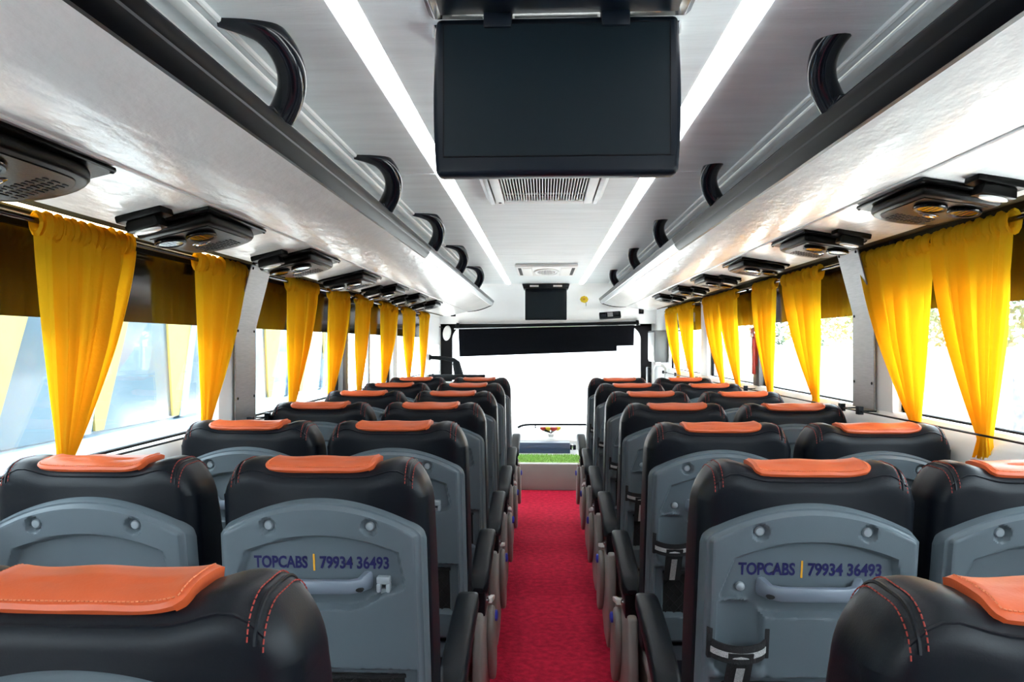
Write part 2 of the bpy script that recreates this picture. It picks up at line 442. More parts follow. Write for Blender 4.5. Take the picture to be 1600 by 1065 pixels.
# grab handles between rack lip and ceiling
ORD = ['nearest', 'second', 'third', 'fourth', 'farthest']
def grab(sx, bx, bz, y, lab):
    r = thing('hand_hold', lab, 'grab handle', (sx * bx, y, bz + .012), group='grab handles on the luggage racks')
    ctrl = [(-.012, -.03, -.01), (-.006, .02, -.005), (.022, .05, .02), (.042, .07, .055), (.046, .06, .09), (.03, .04, .125), (-.01, 0.01, .146), (-.055, -.03, .152), (-.095, -.07, .155)]
    ctrl = [(-.004, .004, -.010), (.010, .0, .012), (.024, -.010, .038), (.032, -.028, .066), (.030, -.048, .092), (.018, -.070, .116), (.0, -.090, .131), (-.034, -.108, .137), (-.080, -.122, .141)]
    P = []
    m = len(ctrl)
    for i in range((m - 1) * 4 + 1):
        t = i / 4; j = min(int(t), m - 2); f = t - j
        p0, p1, p2, p3 = [ctrl[min(max(j + q, 0), m - 1)] for q in (-1, 0, 1, 2)]
        P.append([.5 * (2 * p1[c] + (p2[c] - p0[c]) * f + (2 * p0[c] - 5 * p1[c] + 4 * p2[c] - p3[c]) * f * f + (3 * p1[c] - p0[c] - 3 * p2[c] + p3[c]) * f ** 3) for c in range(3)])
    rad = [(.031 if t < .74 else .031 - .017 * (t - .74) / .26) for t in np.linspace(0, 1, len(P))]
    mb = MB().tube([(-sx * p[0], p[1], p[2]) for p in P], rad, 16, .85)
    mb.build('grip', BLACKG, r)
    MB().box((-sx * -.012, 0, -.008), (.036, .11, .012)).build('foot_plate', BLACKG, r, bevel=.004)
    return r
for i, y in enumerate((1.535, 2.57, 3.67, 4.82, 6.1)):
    grab(-1, .545, 1.838, y, 'glossy black arched grab handle on the left luggage rack, %s from the camera' % ORD[i])
for i, y in enumerate((1.62, 2.70, 3.86, 4.98, 6.4)):
    grab(1, .612, 1.874, y, 'glossy black arched grab handle on the right luggage rack, %s from the camera' % ORD[i])

# ------------------------------------------------------------------ air louvre panels and reading lamps
def louvre_proto():
    r = thing('air_louvre_panel', '', 'air vent')
    MB().bb((-.145, -.19, -.012), (.145, .185, .0)).build('flange', DARKTRIM, r, bevel=.003, seg=1)
    out = [(-.128, -.172), (.128, -.172)]
    out += [(.128 * math.cos(a) , .10 + .078 * math.sin(a)) for a in np.linspace(0, PI, 14)]
    out = [(.128, -.172), (.132, .05)] + [(.13 * math.cos(a), .09 + .088 * math.sin(a)) for a in np.linspace(.15, PI - .15, 12)] + [(-.132, .05), (-.128, -.172)]
    MB().prism(out, 'z', -.040, -.010).build('housing', DARKTRIM, r, bevel=.012, seg=3, ang=60)
    inner = [(x * .80, y * .84 - .0) for x, y in out]
    MB().prism(inner, 'z', -.0425, -.038).build('face_plate', DARKTRIM, r, bevel=.0015, seg=1)
    for x, y in ((-.035, -.075), (.070, -.085)):
        nz = MB().lathe([(.046, -.040), (.048, -.048), (.045, -.054), (.038, -.053), (.034, -.046), (.030, -.044), (.012, -.049)], (x, y, 0), 'z', 24).build('nozzle', DARKTRIM, r)
        for q in (-.015, .0, .015):
            MB().box((x + q, y, -.047), (.004, .058, .008)).build('vane', DARKTRIM, nz)
        MB().lathe([(.046, -.0465), (.0485, -.0485), (.047, -.051)], (x, y, 0), 'z', 24).build('rim', CHROME if False else BLACKG, nz)
    MB().lathe([(.034, -.040), (.034, -.0435), (.030, -.0445)], (.02, .012, 0), 'z', 20, 1., .42).build('switch_plate', BLACKG, r)
    MB().lathe([(.022, -.043), (.022, -.047), (.016, -.049)], (.02, .012, 0), 'z', 18, 1., .4).build('switch', CHROME, r)
    m = MB()
    for a in range(11):
        for b in range(3):
            ln = .02 if (a + b) % 2 else .013
            m.box((-.065 + a * .013, .055 + b * .027, -.0428), (.0045, ln, .003))
    m.build('speaker_slots', DARKV, r)['kind'] = 'stuff'
    for x, y in ((-.137, .176), (.137, .176), (-.137, -.181), (.137, -.181)):
        MB().lathe([(.005, -.012), (.005, -.0145), (.002, -.0155)], (x, y, 0), 'z', 8).build('screw', BLACKG, r)
    return r
def lamp_proto():
    r = thing('reading_lamp', '', 'lamp')
    MB().box((0, 0, -.009), (.112, .06, .018)).build('bracket', DARKTRIM, r, bevel=.004)
    MB().prism([(-.036, -.018), (.036, -.018), (.040, -.043), (-.040, -.043)], 'y', -.024, .024).build('lamp_housing', DARKTRIM, r, bevel=.004)
    MB().lathe([(.026, -.043), (.026, -.047), (.018, -.049)], (0, 0, 0), 'z', 16, 1.2, .7).build('lens', LENSM, r)
    return r
lp, rp = louvre_proto(), lamp_proto()
NTH = ['first', 'second', 'third', 'fourth', 'fifth', 'sixth', 'seventh']
first = True
for side, xs, zc, tilt, ys in (('left', -.912, 1.6795, -.228, (1.2, 1.965, 2.76, 3.52, 4.28, 5.04, 5.8)), ('right', .990, 1.7430, -.164, (1.98, 2.78, 3.58, 4.40, 5.2, 6.0))):
    sx = -1 if side == 'left' else 1
    for i, y in enumerate(ys):
        o = lp if first else dup(lp)
        o.location = (xs, y, zc - .0005)
        o.rotation_euler = (0, (-sx * tilt) * (1), 0)
        o.scale = (sx * .74, 1, .85)
        o['group'] = 'air louvre panels over the seats'
        o['label'] = 'black air louvre panel with two nozzles under the %s rack, %s from the camera' % (side, NTH[i])
        first = False
first = True
for side, xs, zc, ys in (('left', -.935, 1.6770, (1.715, 2.515, 4.04, 4.80, 5.56)), ('right', 1.02, 1.7410, (1.735, 2.535, 4.16, 4.96, 5.76))):
    for i, y in enumerate(ys):
        o = rp if first else dup(rp)
        o.location = (xs, y, zc)
        o.rotation_euler = (0, .2 if side == 'right' else -.25, 0)
        o['group'] = 'reading lamps over the seats'
        o['label'] = 'small black reading lamp beside a louvre panel on the %s, %s from the camera' % (side, NTH[i])
        first = False

# ------------------------------------------------------------------ ceiling air-conditioning grilles
g1 = thing('return_air_grille', 'white return air grille with many black gaps behind the large monitor', 'air grille', (0, 2.9, 1.99))
MB().bb((-.20, -.42, -.03), (-.165, .27, 0)).bb((.165, -.42, -.03), (.20, .27, 0)).bb((-.165, .215, -.03), (.165, .27, 0)).bb((-.165, -.42, -.03), (.165, -.38, 0)).build('frame', WHITEP, g1, bevel=.004)
MB().bb((-.165, -.38, -.006), (.165, .215, -.001)).build('backing', DARKV, g1)
for i in range(30):
    MB().box((-.157 + i * .01083, -.08, -.019), (.0034, .59, .012)).build('slat', WHITEP, g1)
for i in (0, 1): MB().box((0, -.25 + i * .36, -.018), (.33, .004, .006)).build('cross_bar', WHITEP, g1)
for sx in (-1, 1):
    MB().prism([(sx * .205, 0), (sx * .205, -.03), (sx * .222, -.03), (sx * .245, 0)], 'y', -.42, .28).build('side_flap', STEEL, g1, bevel=.002)
MB().lathe([(.006, -.03), (.006, -.032)], (-.183, .235, 0), 'z', 10).build('lock', GASKET, g1)
g2 = thing('round_air_diffuser', 'white ceiling air diffuser with round slotted centre near the small monitor', 'air grille', (.02, 6.2, 1.99))
MB().bb((-.245, -.40, -.025), (.245, .42, 0)).build('frame', WHITEP, g2, bevel=.012, seg=3)
for sx in (-1, 1):
    MB().bb((sx * .20, -.30, -.027), (sx * .225, .30, -.02)).build('side_slot', DARKV, g2)
    MB().bb((sx * .115, -.31, -.030), (sx * .19, .31, -.02)).build('side_panel', WHITEM, g2, bevel=.004)
MB().lathe([(.11, -.025), (.108, -.034), (.095, -.036), (.09, -.030)], (0, 0, 0), 'z', 32, .95, 2.4).build('ring', WHITEP, g2)
MB().lathe([(.088, -.026), (.088, -.0305)], (0, 0, 0), 'z', 28, .85, 2.3).build('backing', DARKV, g2)
for i in range(13):
    x = -.072 + i * .012; L = .40 * math.sqrt(max(.05, 1 - (x / .08) ** 2))
    MB().box((x, 0, -.032), (.006, L, .006)).build('slat', WHITEP, g2)

# ------------------------------------------------------------------ monitors
tv = thing('ceiling_monitor', 'large black flip-down monitor hanging from the ceiling over the aisle', 'monitor', (.023, 1.40, 1.995))
MB().prism([(-.245, 0), (.255, 0), (.240, -.014), (-.230, -.014)], 'y', -.36, .01).build('housing', BLACKG, tv, bevel=.004)
for a, b in ((-.215, -.138), (-.078, .078), (.138, .222)): MB().bb((a, .008, -.0155), (b, .0125, -.012)).build('chrome_line', WHITEM, tv)
MB().bb((-.215, -.35, -.018), (.222, -.02, -.012)).build('housing_tray', BEZEL, tv, bevel=.002)
for x in (-.108, .108):
    MB().bb((x - .026, -.03, -.045), (x + .026, .014, -.006)).build('hinge', BEZEL, tv, bevel=.004)
body = []
for s in np.linspace(-1, 1, 13):
    body.append((-.2225 - .006 * (1 - s * s) * 1.0, -.169 + s * .145))
out = [(-p[0], p[1]) for p in body] + [p for p in body[::-1]]
MB().prism(out, 'y', -.022, .024).build('bezel', BEZEL, tv, bevel=.010, seg=3, ang=60)
sc = MB().bb((-.207, -.0245, -.279), (.206, -.018, -.038)).build('screen', SCREEN, tv)
m = MB()
for a, b in (((-.209, -.025, -.281), (.208, -.0215, -.279)), ((-.209, -.025, -.038), (.208, -.0215, -.036)), ((-.209, -.025, -.279), (-.207, -.0215, -.038)), ((.206, -.025, -.279), (.208, -.0215, -.038))): m.bb(a, b)
m.build('screen_edge', GASKET, tv)
# recess wedges either side
for sx in (-1, 1):
    MB().prism([(sx * .20, 0), (sx * .24, 0), (sx * .21, -.05)], 'y', .05, .06).build('recess_cheek', BLACKG, tv)
    MB().prism([(.05, 0), (.05, -.03), (.22, 0)], 'x', sx * .236, sx * .240).build('recess_side', WHITEP, tv)
t2 = thing('front_monitor', 'small black monitor hanging over the windscreen', 'monitor', (.02, 7.85, 1.985))
MB().prism([(-.245, 0), (.245, 0), (.23, -.05), (-.23, -.05)], 'y', -.15, .1).build('housing', BLACKP, t2, bevel=.006)
for x in (-.12, .12): MB().bb((x - .045, -.152, -.03), (x + .045, -.148, -.012)).build('chrome_clip', WHITEM, t2)
MB().bb((-.215, -.10, -.37), (.215, -.05, -.045)).build('bezel', BEZEL, t2, bevel=.01, seg=3)
MB().bb((-.19, -.103, -.35), (.19, -.099, -.08)).build('screen', SCREEN, t2)

# ------------------------------------------------------------------ curtains, rods and cord
def curtain(sx, x, ya, yb, ybot, ztop, zbot, lab, nf=7, seed=0, tail=.05):
    """ya: camera-side end at the rod, yb: far end, ybot: where the gathered foot hangs"""
    rnd = random.Random(seed)
    r = thing('curtain', lab, 'curtain', (sx * x, (ya + yb) / 2, ztop), group='yellow curtains tied at the foot')
    yc = (ya + yb) / 2
    NS, NT = 84, 46
    ph = [rnd.uniform(0, 6.28) for _ in range(4)]
    zt = ztop - .022
    rows = []
    knot = .90
    for i in range(NT + 1):
        t = i / NT
        if t < knot:
            q = t / knot
            wdt = (1 - q ** 1.25) * .93 + .07
            wdt = wdt ** .9
        else:
            q = 1; wdt = .07 + (t - knot) / (1 - knot) * .10
        row = []
        for j in range(NS + 1):
            s = j / NS
            edge = ya + (yb - ya) * s
            y = ybot + (edge - ybot) * wdt
            amp = (.012 + .020 * min(1, t * 2.2)) * (.45 + .55 * wdt) + .004
            sw = s + .02 * math.sin(9 * s + ph[3])
            f = math.sin(2 * PI * nf * sw + ph[0]) + .45 * math.sin(2 * PI * nf * 1.9 * sw + ph[1]) + .3 * math.sin(2 * PI * nf * .5 * sw + ph[2])
            f = math.copysign(abs(f / 1.75) ** .7, f) * 1.5
            pl2 = 1 - 2 * abs(math.sin(PI * (nf * 1.6) * sw + ph[1])) ** .55
            dx = amp * (.70 * f + .62 * pl2)
            if t < .08: dx += .004 * math.sin(2 * PI * nf * 4 * s + ph[2]) * (1 - t / .08)
            if s < .16: dx = dx * (s / .16) - .004 * (1 - s / .16)
            row.append((-sx * (.004 + dx * (1 - .45 * q) - .004 * q), y - yc + .006 * f * (1 - t) * .6, (zt - ztop) - t * (zt - zbot)))
        rows.append(row)
    MB().grid(rows).build('cloth', CURT, r)
    # ruffled heading pocket around the rod
    rows = []
    NH = 120
    for k2 in range(12):
        a = 2 * PI * k2 / 12
        row = []
        for j in range(NH + 1):
            s = j / NH
            ru = 1 + .35 * math.sin(2 * PI * nf * 1.7 * s + ph[1]) * math.sin(2 * PI * nf * .7 * s + ph[0]) + .18 * math.sin(2 * PI * nf * 4.3 * s + ph[2])
            rad = .0185 * ru
            zz = rad * math.sin(a) * (1.25 if math.sin(a) > 0 else 1.5)
            row.append((rad * .8 * math.cos(a), ya + (yb - ya) * s - yc + .004 * math.sin(2 * PI * nf * 3 * s), zz - .004))
        rows.append(row)
    rows.append(rows[0])
    MB().grid(rows).build('heading', CURT, r)
    return r
ZTL, ZTR = 1.650, 1.695
XCL, XCR = 1.150, 1.22
CL = [(1.645, 2.04, 1.75, 1.03, 9), (2.43, 2.83, 2.50, 1.04, 8), (3.31, 3.76, 3.37, 1.03, 8), (3.97, 4.37, 3.99, 1.03, 7), (4.55, 4.95, 4.62, 1.00, 6), (5.23, 5.78, 5.32, 1.03, 7), (6.08, 6.6, 6.36, 1.02, 6), (6.92, 7.45, 7.06, 1.0, 6)]
where_l = ['nearest the camera', 'just before the steel pillar cover', 'just past the steel pillar cover', 'before the grey post', 'after the grey post', 'before the white post', 'second from the front end', 'nearest the windscreen']
for i, (a, b, c, zb, nf) in enumerate(CL):
    curtain(-1, XCL, a, b, c, ZTL, zb, 'yellow curtain on the left wall, %s' % where_l[i], nf, 11 + i)
CR = [(2.00, 2.395, 2.13, 1.05, 8), (2.405, 2.94, 2.51, 1.05, 9), (3.36, 3.90, 3.41, 1.07, 8), (4.00, 4.40, 4.10, 1.06, 7), (4.80, 5.27, 4.76, 1.05, 7), (5.28, 5.80, 5.17, 1.05, 7), (6.20, 6.86, 6.25, 1.05, 7), (6.95, 7.55, 6.83, 1.04, 7)]
where_r = ['nearest the camera', 'touching the steel pillar cover', 'just past the steel pillar cover', 'beside the red hammer', 'near half of the touching pair', 'far half of the touching pair', 'second from the front end', 'nearest the windscreen']
for i, (a, b, c, zb, nf) in enumerate(CR):
    curtain(1, XCR, a, b, c, ZTR, zb, 'yellow curtain on the right wall, %s' % where_r[i], nf, 41 + i)
def rod(sx, x, z, a, b, m, lab):
    r = thing('curtain_rod', lab, 'curtain rod', (sx * x, a, z), group='curtain rods')
    MB().tube([(0, 0, 0), (0, b - a, 0)], .007, 10).build('pole', m, r)
    for yy in (.01, b - a - .01):
        MB().tube([(sx * .052, yy, 0), (0, yy, 0)], .005, 6).build('bracket', BLACKP, r)
        MB().bb((sx * .040, yy - .012, -.03), (sx * .046, yy + .012, .03)).build('bracket_plate', BLACKP, r)
rodm = mat('dark_chrome', (.10, .10, .11), .2, metal=1)
for sx, x, z, sd, segs in ((-1, XCL, ZTL, 'left', ((.2, 2.86), (3.06, 4.42), (4.5, 5.92), (6.03, 7.5))), (1, XCR, ZTR, 'right', ((.2, 2.98), (3.12, 4.5), (4.56, 5.9), (6.1, 7.64)))):
    for i, (a, b) in enumerate(segs):
        rod(sx, x, z, a, b, rodm, 'dark curtain rod on the %s wall, %s from the camera' % (sd, NTH[i]))
def cord(sx, x, z0, z1, ys, lab):
    r = thing('curtain_string', lab, 'cord', (sx * x, 0, 0))
    MB().tube([(sx * .03 * math.exp(-((y - 1.56) / .12) ** 4) if sx < 0 else 0, y, z0 + (z1 - z0) * (y + 1) / 9) for y in np.linspace(-1.2, 7.62, 90)], .0032, 6).build('string', BLACKP, r)
    for y in ys:
        zz = z0 + (z1 - z0) * (y + 1) / 9
        MB().bb((sx * .008, y - .014, zz - .012), (-sx * .010, y + .014, zz + .018)).tube([(0, y, zz), (sx * .062, y, zz)], .003, 6).build('clip', BLACKP, r)
cord(-1, 1.128, 1.092, 1.045, (2.84, 3.02, 4.47, 5.97, 7.58), 'thin black cord stretched along the left windowsill')
cord(1, 1.196, 1.140, 1.082, (2.9, 3.07, 4.51, 5.95, 6.9, 7.6), 'thin black cord stretched along the right windowsill')
# speaker brackets at the pillar tops
for sx, x, y, z, sd in ((-1, 1.165, 2.66, 1.655, 'left'), (1, 1.235, 2.70, 1.70, 'right')):
    b = thing('wire_box', 'small black bracket box at the top of the %s steel pillar cover' % sd, 'bracket', (sx * x, y, z))
    MB().box((0, 0, 0), (.018, .05, .07)).build('case', BLACKP, b, bevel=.003)
    for q in (-.02, .02): MB().lathe([(.004, 0), (.004, .003)], (-sx * .012, 0, q), 'x', 8).build('screw', CHROME, b)

# ------------------------------------------------------------------ THE SEATS
HW, LEAN = .214, .14
def sh(u, w_, v):
    return (u * (1 + .025 * min(1, max(0, (1.05 - v) / .45))), w_ + (1.10 - v) * LEAN, v)
def topz(u):
    a = abs(u)
    z = 1.115 + .016 * math.exp(-((a - .150) / .042) ** 2)
    if a > .165: z -= .030 * ((a - .165) / .049) ** 2
    return z
TH = .145
def profile(u, e):
    tz = topz(u); r1, r2 = .050, .058
    q1, q2 = r1 - e, r2 - e
    P = []
    for v in (.42, .55, .7, .85, .92, .94, .96, .98, 1.0, 1.015, 1.03, 1.045, 1.058): P.append((e - .008 * math.sin(PI * min(1, max(0, (v - .93) / .14))) * max(0., 1 - (u / .20) ** 2), v))
    for k2 in range(9):
        a = PI - (PI / 2) * k2 / 8
        P.append((r1 + q1 * math.cos(a), tz - r1 + q1 * math.sin(a)))
    for k2 in range(9):
        a = PI / 2 * (1 - k2 / 8)
        P.append((TH - r2 + q2 * math.cos(a), tz - r2 + q2 * math.sin(a)))
    for v in (1.0, .9, .8, .7, .55, .42): P.append((TH - e + .02 * math.sin(PI * max(0, min(1, (1.05 - v) / .5))), v))
    return P
def surf_top(u, t, off):
    """point on the head of the backrest; t 0..1 runs from the rear up over the top to the front, lifted by off"""
    tz = topz(u); r1, r2 = .050, .058
    L1, L2, L3 = PI / 2 * r1, TH - r1 - r2, PI / 2 * r2
    d = t * (L1 + L2 + L3)
    if d < L1:
        a = PI - d / r1
        return ((r1 + off) * math.cos(a) + r1, tz - r1 + (r1 + off) * math.sin(a))
    if d < L1 + L2: return (r1 + d - L1, tz + off)
    a = PI / 2 - (d - L1 - L2) / r2
    return (TH - r2 + (r2 + off) * math.cos(a), tz - r2 + (r2 + off) * math.sin(a))

def build_seat(label):
    r = thing('coach_seat', label, 'seat', group='coach seats')
    R = .036
    us = []
    for a in np.linspace(PI / 2, .0, 9): us.append((-(HW - R + R * math.sin(a)), R * (1 - math.cos(a))))
    for u in np.linspace(-(HW - R), HW - R, 29)[1:-1]: us.append((u, 0))
    for a in np.linspace(0, PI / 2, 9): us.append((HW - R + R * math.sin(a), R * (1 - math.cos(a))))
    rows = [[sh(u, p[0], p[1]) for p in profile(u, e)] for u, e in us]
    mb = MB().grid(rows)
    n = len(rows[0]); L = len(mb.v)
    mb.f += [tuple(range(n)), tuple(range(L - n, L))]
    mb.f += [tuple(i * n for i in range(len(rows)))[::-1]] if False else []
    for i in range(len(rows) - 1): mb.f.append((i * n, (i + 1) * n, (i + 1) * n + n - 1, i * n + n - 1))
    back = mb.build('backrest', LEATHER, r)
    # seams and red double stitching
    sm = MB()
    pts = [sh(u, *surf_top(u, .165 - .05 * max(0, abs(u) - .15) / .04, .0002)) for u in np.linspace(-.186, .186, 25)]
    sm.tube(pts, .0020, 5)
    for s in (-1, 1):
        sm.tube([sh(s * .187, .0035, v) for v in np.linspace(1.075, .6, 8)], .0014, 5)
        sm.tube([sh(s * .178, *[q if k3 else q for k3, q in enumerate(surf_top(s * .178, t, .0005))]) for t in np.linspace(.05, .9, 16)], .0022, 5)
    sm.build('seam', LEATHER, back)
    st = MB()
    for s in (-1, 1):
        for du in (.171, .186):
            for k2 in range(24):
                t0 = .05 + .85 * k2 / 24; t1 = t0 + .85 / 24 * .68
                a = surf_top(s * du, t0, .0012); b = surf_top(s * du, t1, .0012)
                st.tube([sh(s * du, *a), sh(s * du, *b)], .0009, 4)
    st.build('stitching', STITCH, back)['kind'] = 'stuff'
    # orange head pad folded over the top
    NU, NTt = 28, 22
    def pad_pt(a, b, off):
        if off > .011: off += .003 * max(0, min(1, (b - .25) / .3)) * max(0, 1 - ((a * .114) / .13) ** 2)
        t = .225 + (.66 - .225) * b
        hwid = .114
        cr = .16
        k2 = 1.
        if b < cr: k2 = 1 - .10 * (1 - math.sqrt(max(0, 1 - ((cr - b) / cr) ** 2)))
        u = .006 + hwid * k2 * a
        w_, v = surf_top(u, t, off)
        return sh(u, w_, v)
    rows = []
    for j in range(NTt + 1):
        b = j / NTt
        row = []
        for i in range(NU + 1):
            a = -1 + 2 * i / NU
            ed = min(1 - abs(a), min(b, 1 - b) * 1.2)
            off = .0065 + .0035 * min(1, ed / .05) ** .5 + .0008 * math.sin(7 * a + 3 * b) + .003 * max(0, min(1, (b - .25) / .3)) * max(0, 1 - ((a * .114) / .13) ** 2)
            row.append(pad_pt(a, b, off))
        row = [pad_pt(-1, b, -.010)] + row + [pad_pt(1, b, -.010)]
        rows.append(row)
    rows = [[pad_pt(max(-1, min(1, -1 + 2 * (i - 1) / NU)), 0, 0) for i in range(NU + 3)]] + rows + [[pad_pt(max(-1, min(1, -1 + 2 * (i - 1) / NU)), 1, -.010) for i in range(NU + 3)]]
    pad = MB().grid(rows).build('head_pad', PAD, r)
    st = MB()
    for k2 in range(46):
        a0 = -.93 + 1.86 * k2 / 46
        st.tube([pad_pt(a0, .075, .0112), pad_pt(a0 + .026, .075, .0112)], .0009, 4)
    for s in (-1, 1):
        for k2 in range(18):
            b0 = .08 + .85 * k2 / 18
            st.tube([pad_pt(s * .94, b0, .0112), pad_pt(s * .94, b0 + .03, .0112)], .0009, 4)
    st.build('pad_stitching', mat('orange_thread', (.66, .19, .08), .7) if 'orange_thread' not in MATS else MATS['orange_thread'], pad)['kind'] = 'stuff'

    # moulded grey back shell as a height field
    SW, V0 = .2105, .455
    nu, nv = 121, 161
    U = np.linspace(-SW, SW, nu)
    def stop(u):
        a = np.abs(u)
        z = 1.058 - .058 * (u / .2) ** 2
        c = np.clip((a - (SW - .022)) / .022, 0, .999)
        return z - .022 * (1 - np.sqrt(1 - c * c))
    TV = stop(U)
    T = np.linspace(0, 1, nv)
    VV = V0 + T[:, None] * (TV[None, :] - V0)
    UU = np.repeat(U[None, :], nv, 0)
    def ss(x): x = np.clip(x, 0, 1); return x * x * (3 - 2 * x)
    de = np.minimum(np.minimum(SW - np.abs(UU), TV[None, :] - VV), VV - V0)
    D = .020 * ss(de / .007) + .013 * ss((de - .012) / .007)
    def sdf(poly):
        P = np.array(poly); d = np.full(UU.shape, 1e9); ins = np.zeros(UU.shape, bool)
        for i in range(len(P)):
            a, b = P[i], P[(i + 1) % len(P)]
            e = b - a; wx, wy = UU - a[0], VV - a[1]
            t = np.clip((wx * e[0] + wy * e[1]) / (e @ e), 0, 1)
            d = np.minimum(d, np.hypot(wx - e[0] * t, wy - e[1] * t))
            c = (a[1] > VV) != (b[1] > VV)
            with np.errstate(divide='ignore', invalid='ignore'):
                xi = a[0] + (VV - a[1]) * (e[0]) / (e[1] if abs(e[1]) > 1e-12 else 1e-12)
            ins ^= (c & (UU < xi))
        return np.where(ins, d, -d)
    arch = [(u, .984 - .034 * ((u - .005) / .155) ** 2) for u in np.linspace(-.150, .158, 15)]
    poly = arch + [(.170, .885), (.163, .874), (.125, .864), (.085, .838), (.06, .832), (-.075, .832), (-.092, .835), (-.122, .858), (-.140, .866), (-.160, .858), (-.174, .862), (-.177, .875)]
    rs = sdf(poly)
    rec = .018 * ss((rs + .003) / .009)
    # bottle channel
    x = (UU + .136) / .045
    ch = np.sqrt(np.clip(1 - x * x, 0, 1)) * ss((.872 - VV) / .02) * ss((VV - .70) / .05)
    D -= np.maximum(rec, .025 * ch)
    # bottle foot bulges below the strap
    for s in (-1, 1): D += .008 * ss(1 - np.hypot((UU + .136 - s * .040) / .02, (VV - .715) / .022))
    for s in (-1, 1): D -= .012 * ss((.0175 - np.hypot(UU - s * .103, VV - 1.004)) / .004)
    D -= .002 * ss((.014 - np.hypot(UU + .136, VV - .888)) / .004)
    # net pocket
    pk = np.minimum(.190 - np.abs(UU), np.minimum(.705 - VV, VV - .545))
    D -= .016 * ss(pk / .005)
    pk2 = np.minimum(.165 - np.abs(UU), np.minimum(.69 - VV, VV - .548))
    D -= .012 * ss(pk2 / .006)
    rows = []
    for i in range(nv):
        rows.append([sh(UU[i, j], -D[i, j], VV[i, j]) for j in range(nu)])
    for i in range(nv):
        rows[i] = [sh(-SW, .012, VV[i, 0])] + rows[i] + [sh(SW, .012, VV[i, -1])]
    rows = [[sh(p[0] / 1.025, .012, V0) for p in rows[0]]] + rows + [[sh(min(SW, max(-SW, U[min(max(j - 1, 0), nu - 1)])), .012, TV[min(max(j - 1, 0), nu - 1)]) for j in range(nu + 2)]]
    shell = MB().grid(rows).build('back_shell', SHELL, r)
    for s in (-1, 1): MB().lathe([(.0098, -.012), (.0096, -.0225), (.0075, -.0255), (.002, -.0265)], (0, 0, 0), 'y', 16).xf(lambda a, b, c: sh(a + s * .103, b, c + 1.004)).build('screw_cap', CAPM, r)
    MB().lathe([(.009, -.004), (.0098, -.013), (.0085, -.020), (.005, -.0225), (.001, -.0232)], (0, 0, 0), 'y', 16).xf(lambda a, b, c: sh(a - .134, b, c + .889)).build('coat_button', CAPM, r)
    # grab handle: two feet and a bar
    hp_ = []
    for u, w_ in ((-.098, -.002), (-.092, -.018), (-.080, -.034), (-.062, -.046), (.0, -.047), (.062, -.046), (.080, -.034), (.092, -.018), (.098, -.002)): hp_.append((u, w_))
    mb = MB(); rings = []
    for q, (u, w_) in enumerate(hp_):
        vh = .0145 if 2 <= q <= 6 else .019
        vc = .884 + (.006 if q in (0, 1, 7, 8) else 0)
        a = hp_[min(q + 1, 8)][0] - hp_[max(q - 1, 0)][0]; b = hp_[min(q + 1, 8)][1] - hp_[max(q - 1, 0)][1]
        l = math.hypot(a, b); nx, ny = -b / l, a / l
        ring = []
        for k2 in range(12):
            th = 2 * PI * k2 / 12
            ca, sa = math.cos(th), math.sin(th)
            ca = math.copysign(abs(ca) ** .6, ca); sa = math.copysign(abs(sa) ** .6, sa)
            ring.append(sh(u + nx * .010 * ca, w_ + ny * .010 * ca, vc + vh * sa))
        rings.append(ring)
    mb.grid(rings, True); L = len(mb.v); mb.f += [tuple(range(12)), tuple(range(L - 12, L))]
    gh = mb.build('seat_handle', HANDLE, r)
    for s in (-1, 1): MB().lathe([(.006, -.0485), (.006, -.040)], (0, 0, 0), 'y', 10, 1.3, .7).xf(lambda a, b, c: sh(a + s * .083, b + .0, c + .878)).build('bolt_hole', DARKV, gh)
    # hook at the other side of the handle
    hk = MB()
    hk.bb((.113, -.030, .884), (.140, -.010, .900)).bb((.113, -.034, .868), (.121, -.010, .886)).bb((.132, -.034, .868), (.140, -.010, .886)).bb((.119, -.024, .862), (.134, -.011, .874))
    hk.xf(sh); hk.build('coat_hook', CAPM, r, bevel=.003)
    # bottle strap: posts, band, silver stripe, hanging strap
    cx = -.137
    mb = MB(); arc = []
    for a in np.linspace(PI, 2 * PI, 15): arc.append((cx + .055 * math.cos(a), -.024 + .034 * math.sin(a)))
    def ribbon(pts, v0, v1, th):
        o = MB(); rr = []
        for (u, w_) in pts:
            rr.append([sh(u, w_, v0(u)), sh(u, w_, v1(u)), sh(u * 1. + (cx - u) * th / .055, w_ + th, v1(u)), sh(u + (cx - u) * th / .055, w_ + th, v0(u))])
        o.grid(rr, True); L = len(o.v); o.f += [(0, 1, 2, 3), (L - 4, L - 3, L - 2, L - 1)]
        return o
    lift = lambda u: .006 * ((u - cx) / .055) ** 2
    bd = ribbon(arc, lambda u: .742 + lift(u), lambda u: .780 + lift(u), .003)
    strap = bd.build('bottle_strap', FABRICB, r)
    arc2 = [(cx + (u - cx) * 1.02, w_ - .0008) for u, w_ in arc]
    ribbon(arc2, lambda u: .753 + lift(u), lambda u: .765 + lift(u), .0012).build('silver_stripe', SILVER, strap)
    pm = MB()
    for s in (-1, 1): pm.bb((cx + s * .055 - .005, -.034, .745), (cx + s * .055 + .005, -.018, .808))
    pm = None
    for s in (-1, 1): MB().bb((cx + s * .055 - .005, -.034, .745), (cx + s * .055 + .005, -.018, .808)).xf(sh).build('strap_loop', FABRICB, strap, bevel=.002)
    hb = MB(); hb.bb((cx - .024, -.061, .66), (cx + .024, -.056, .765)); hb.xf(lambda a, b, c: sh(a, b + max(0, (.74 - c)) * .45, c)); hb.build('hanging_strap', FABRICB, strap)
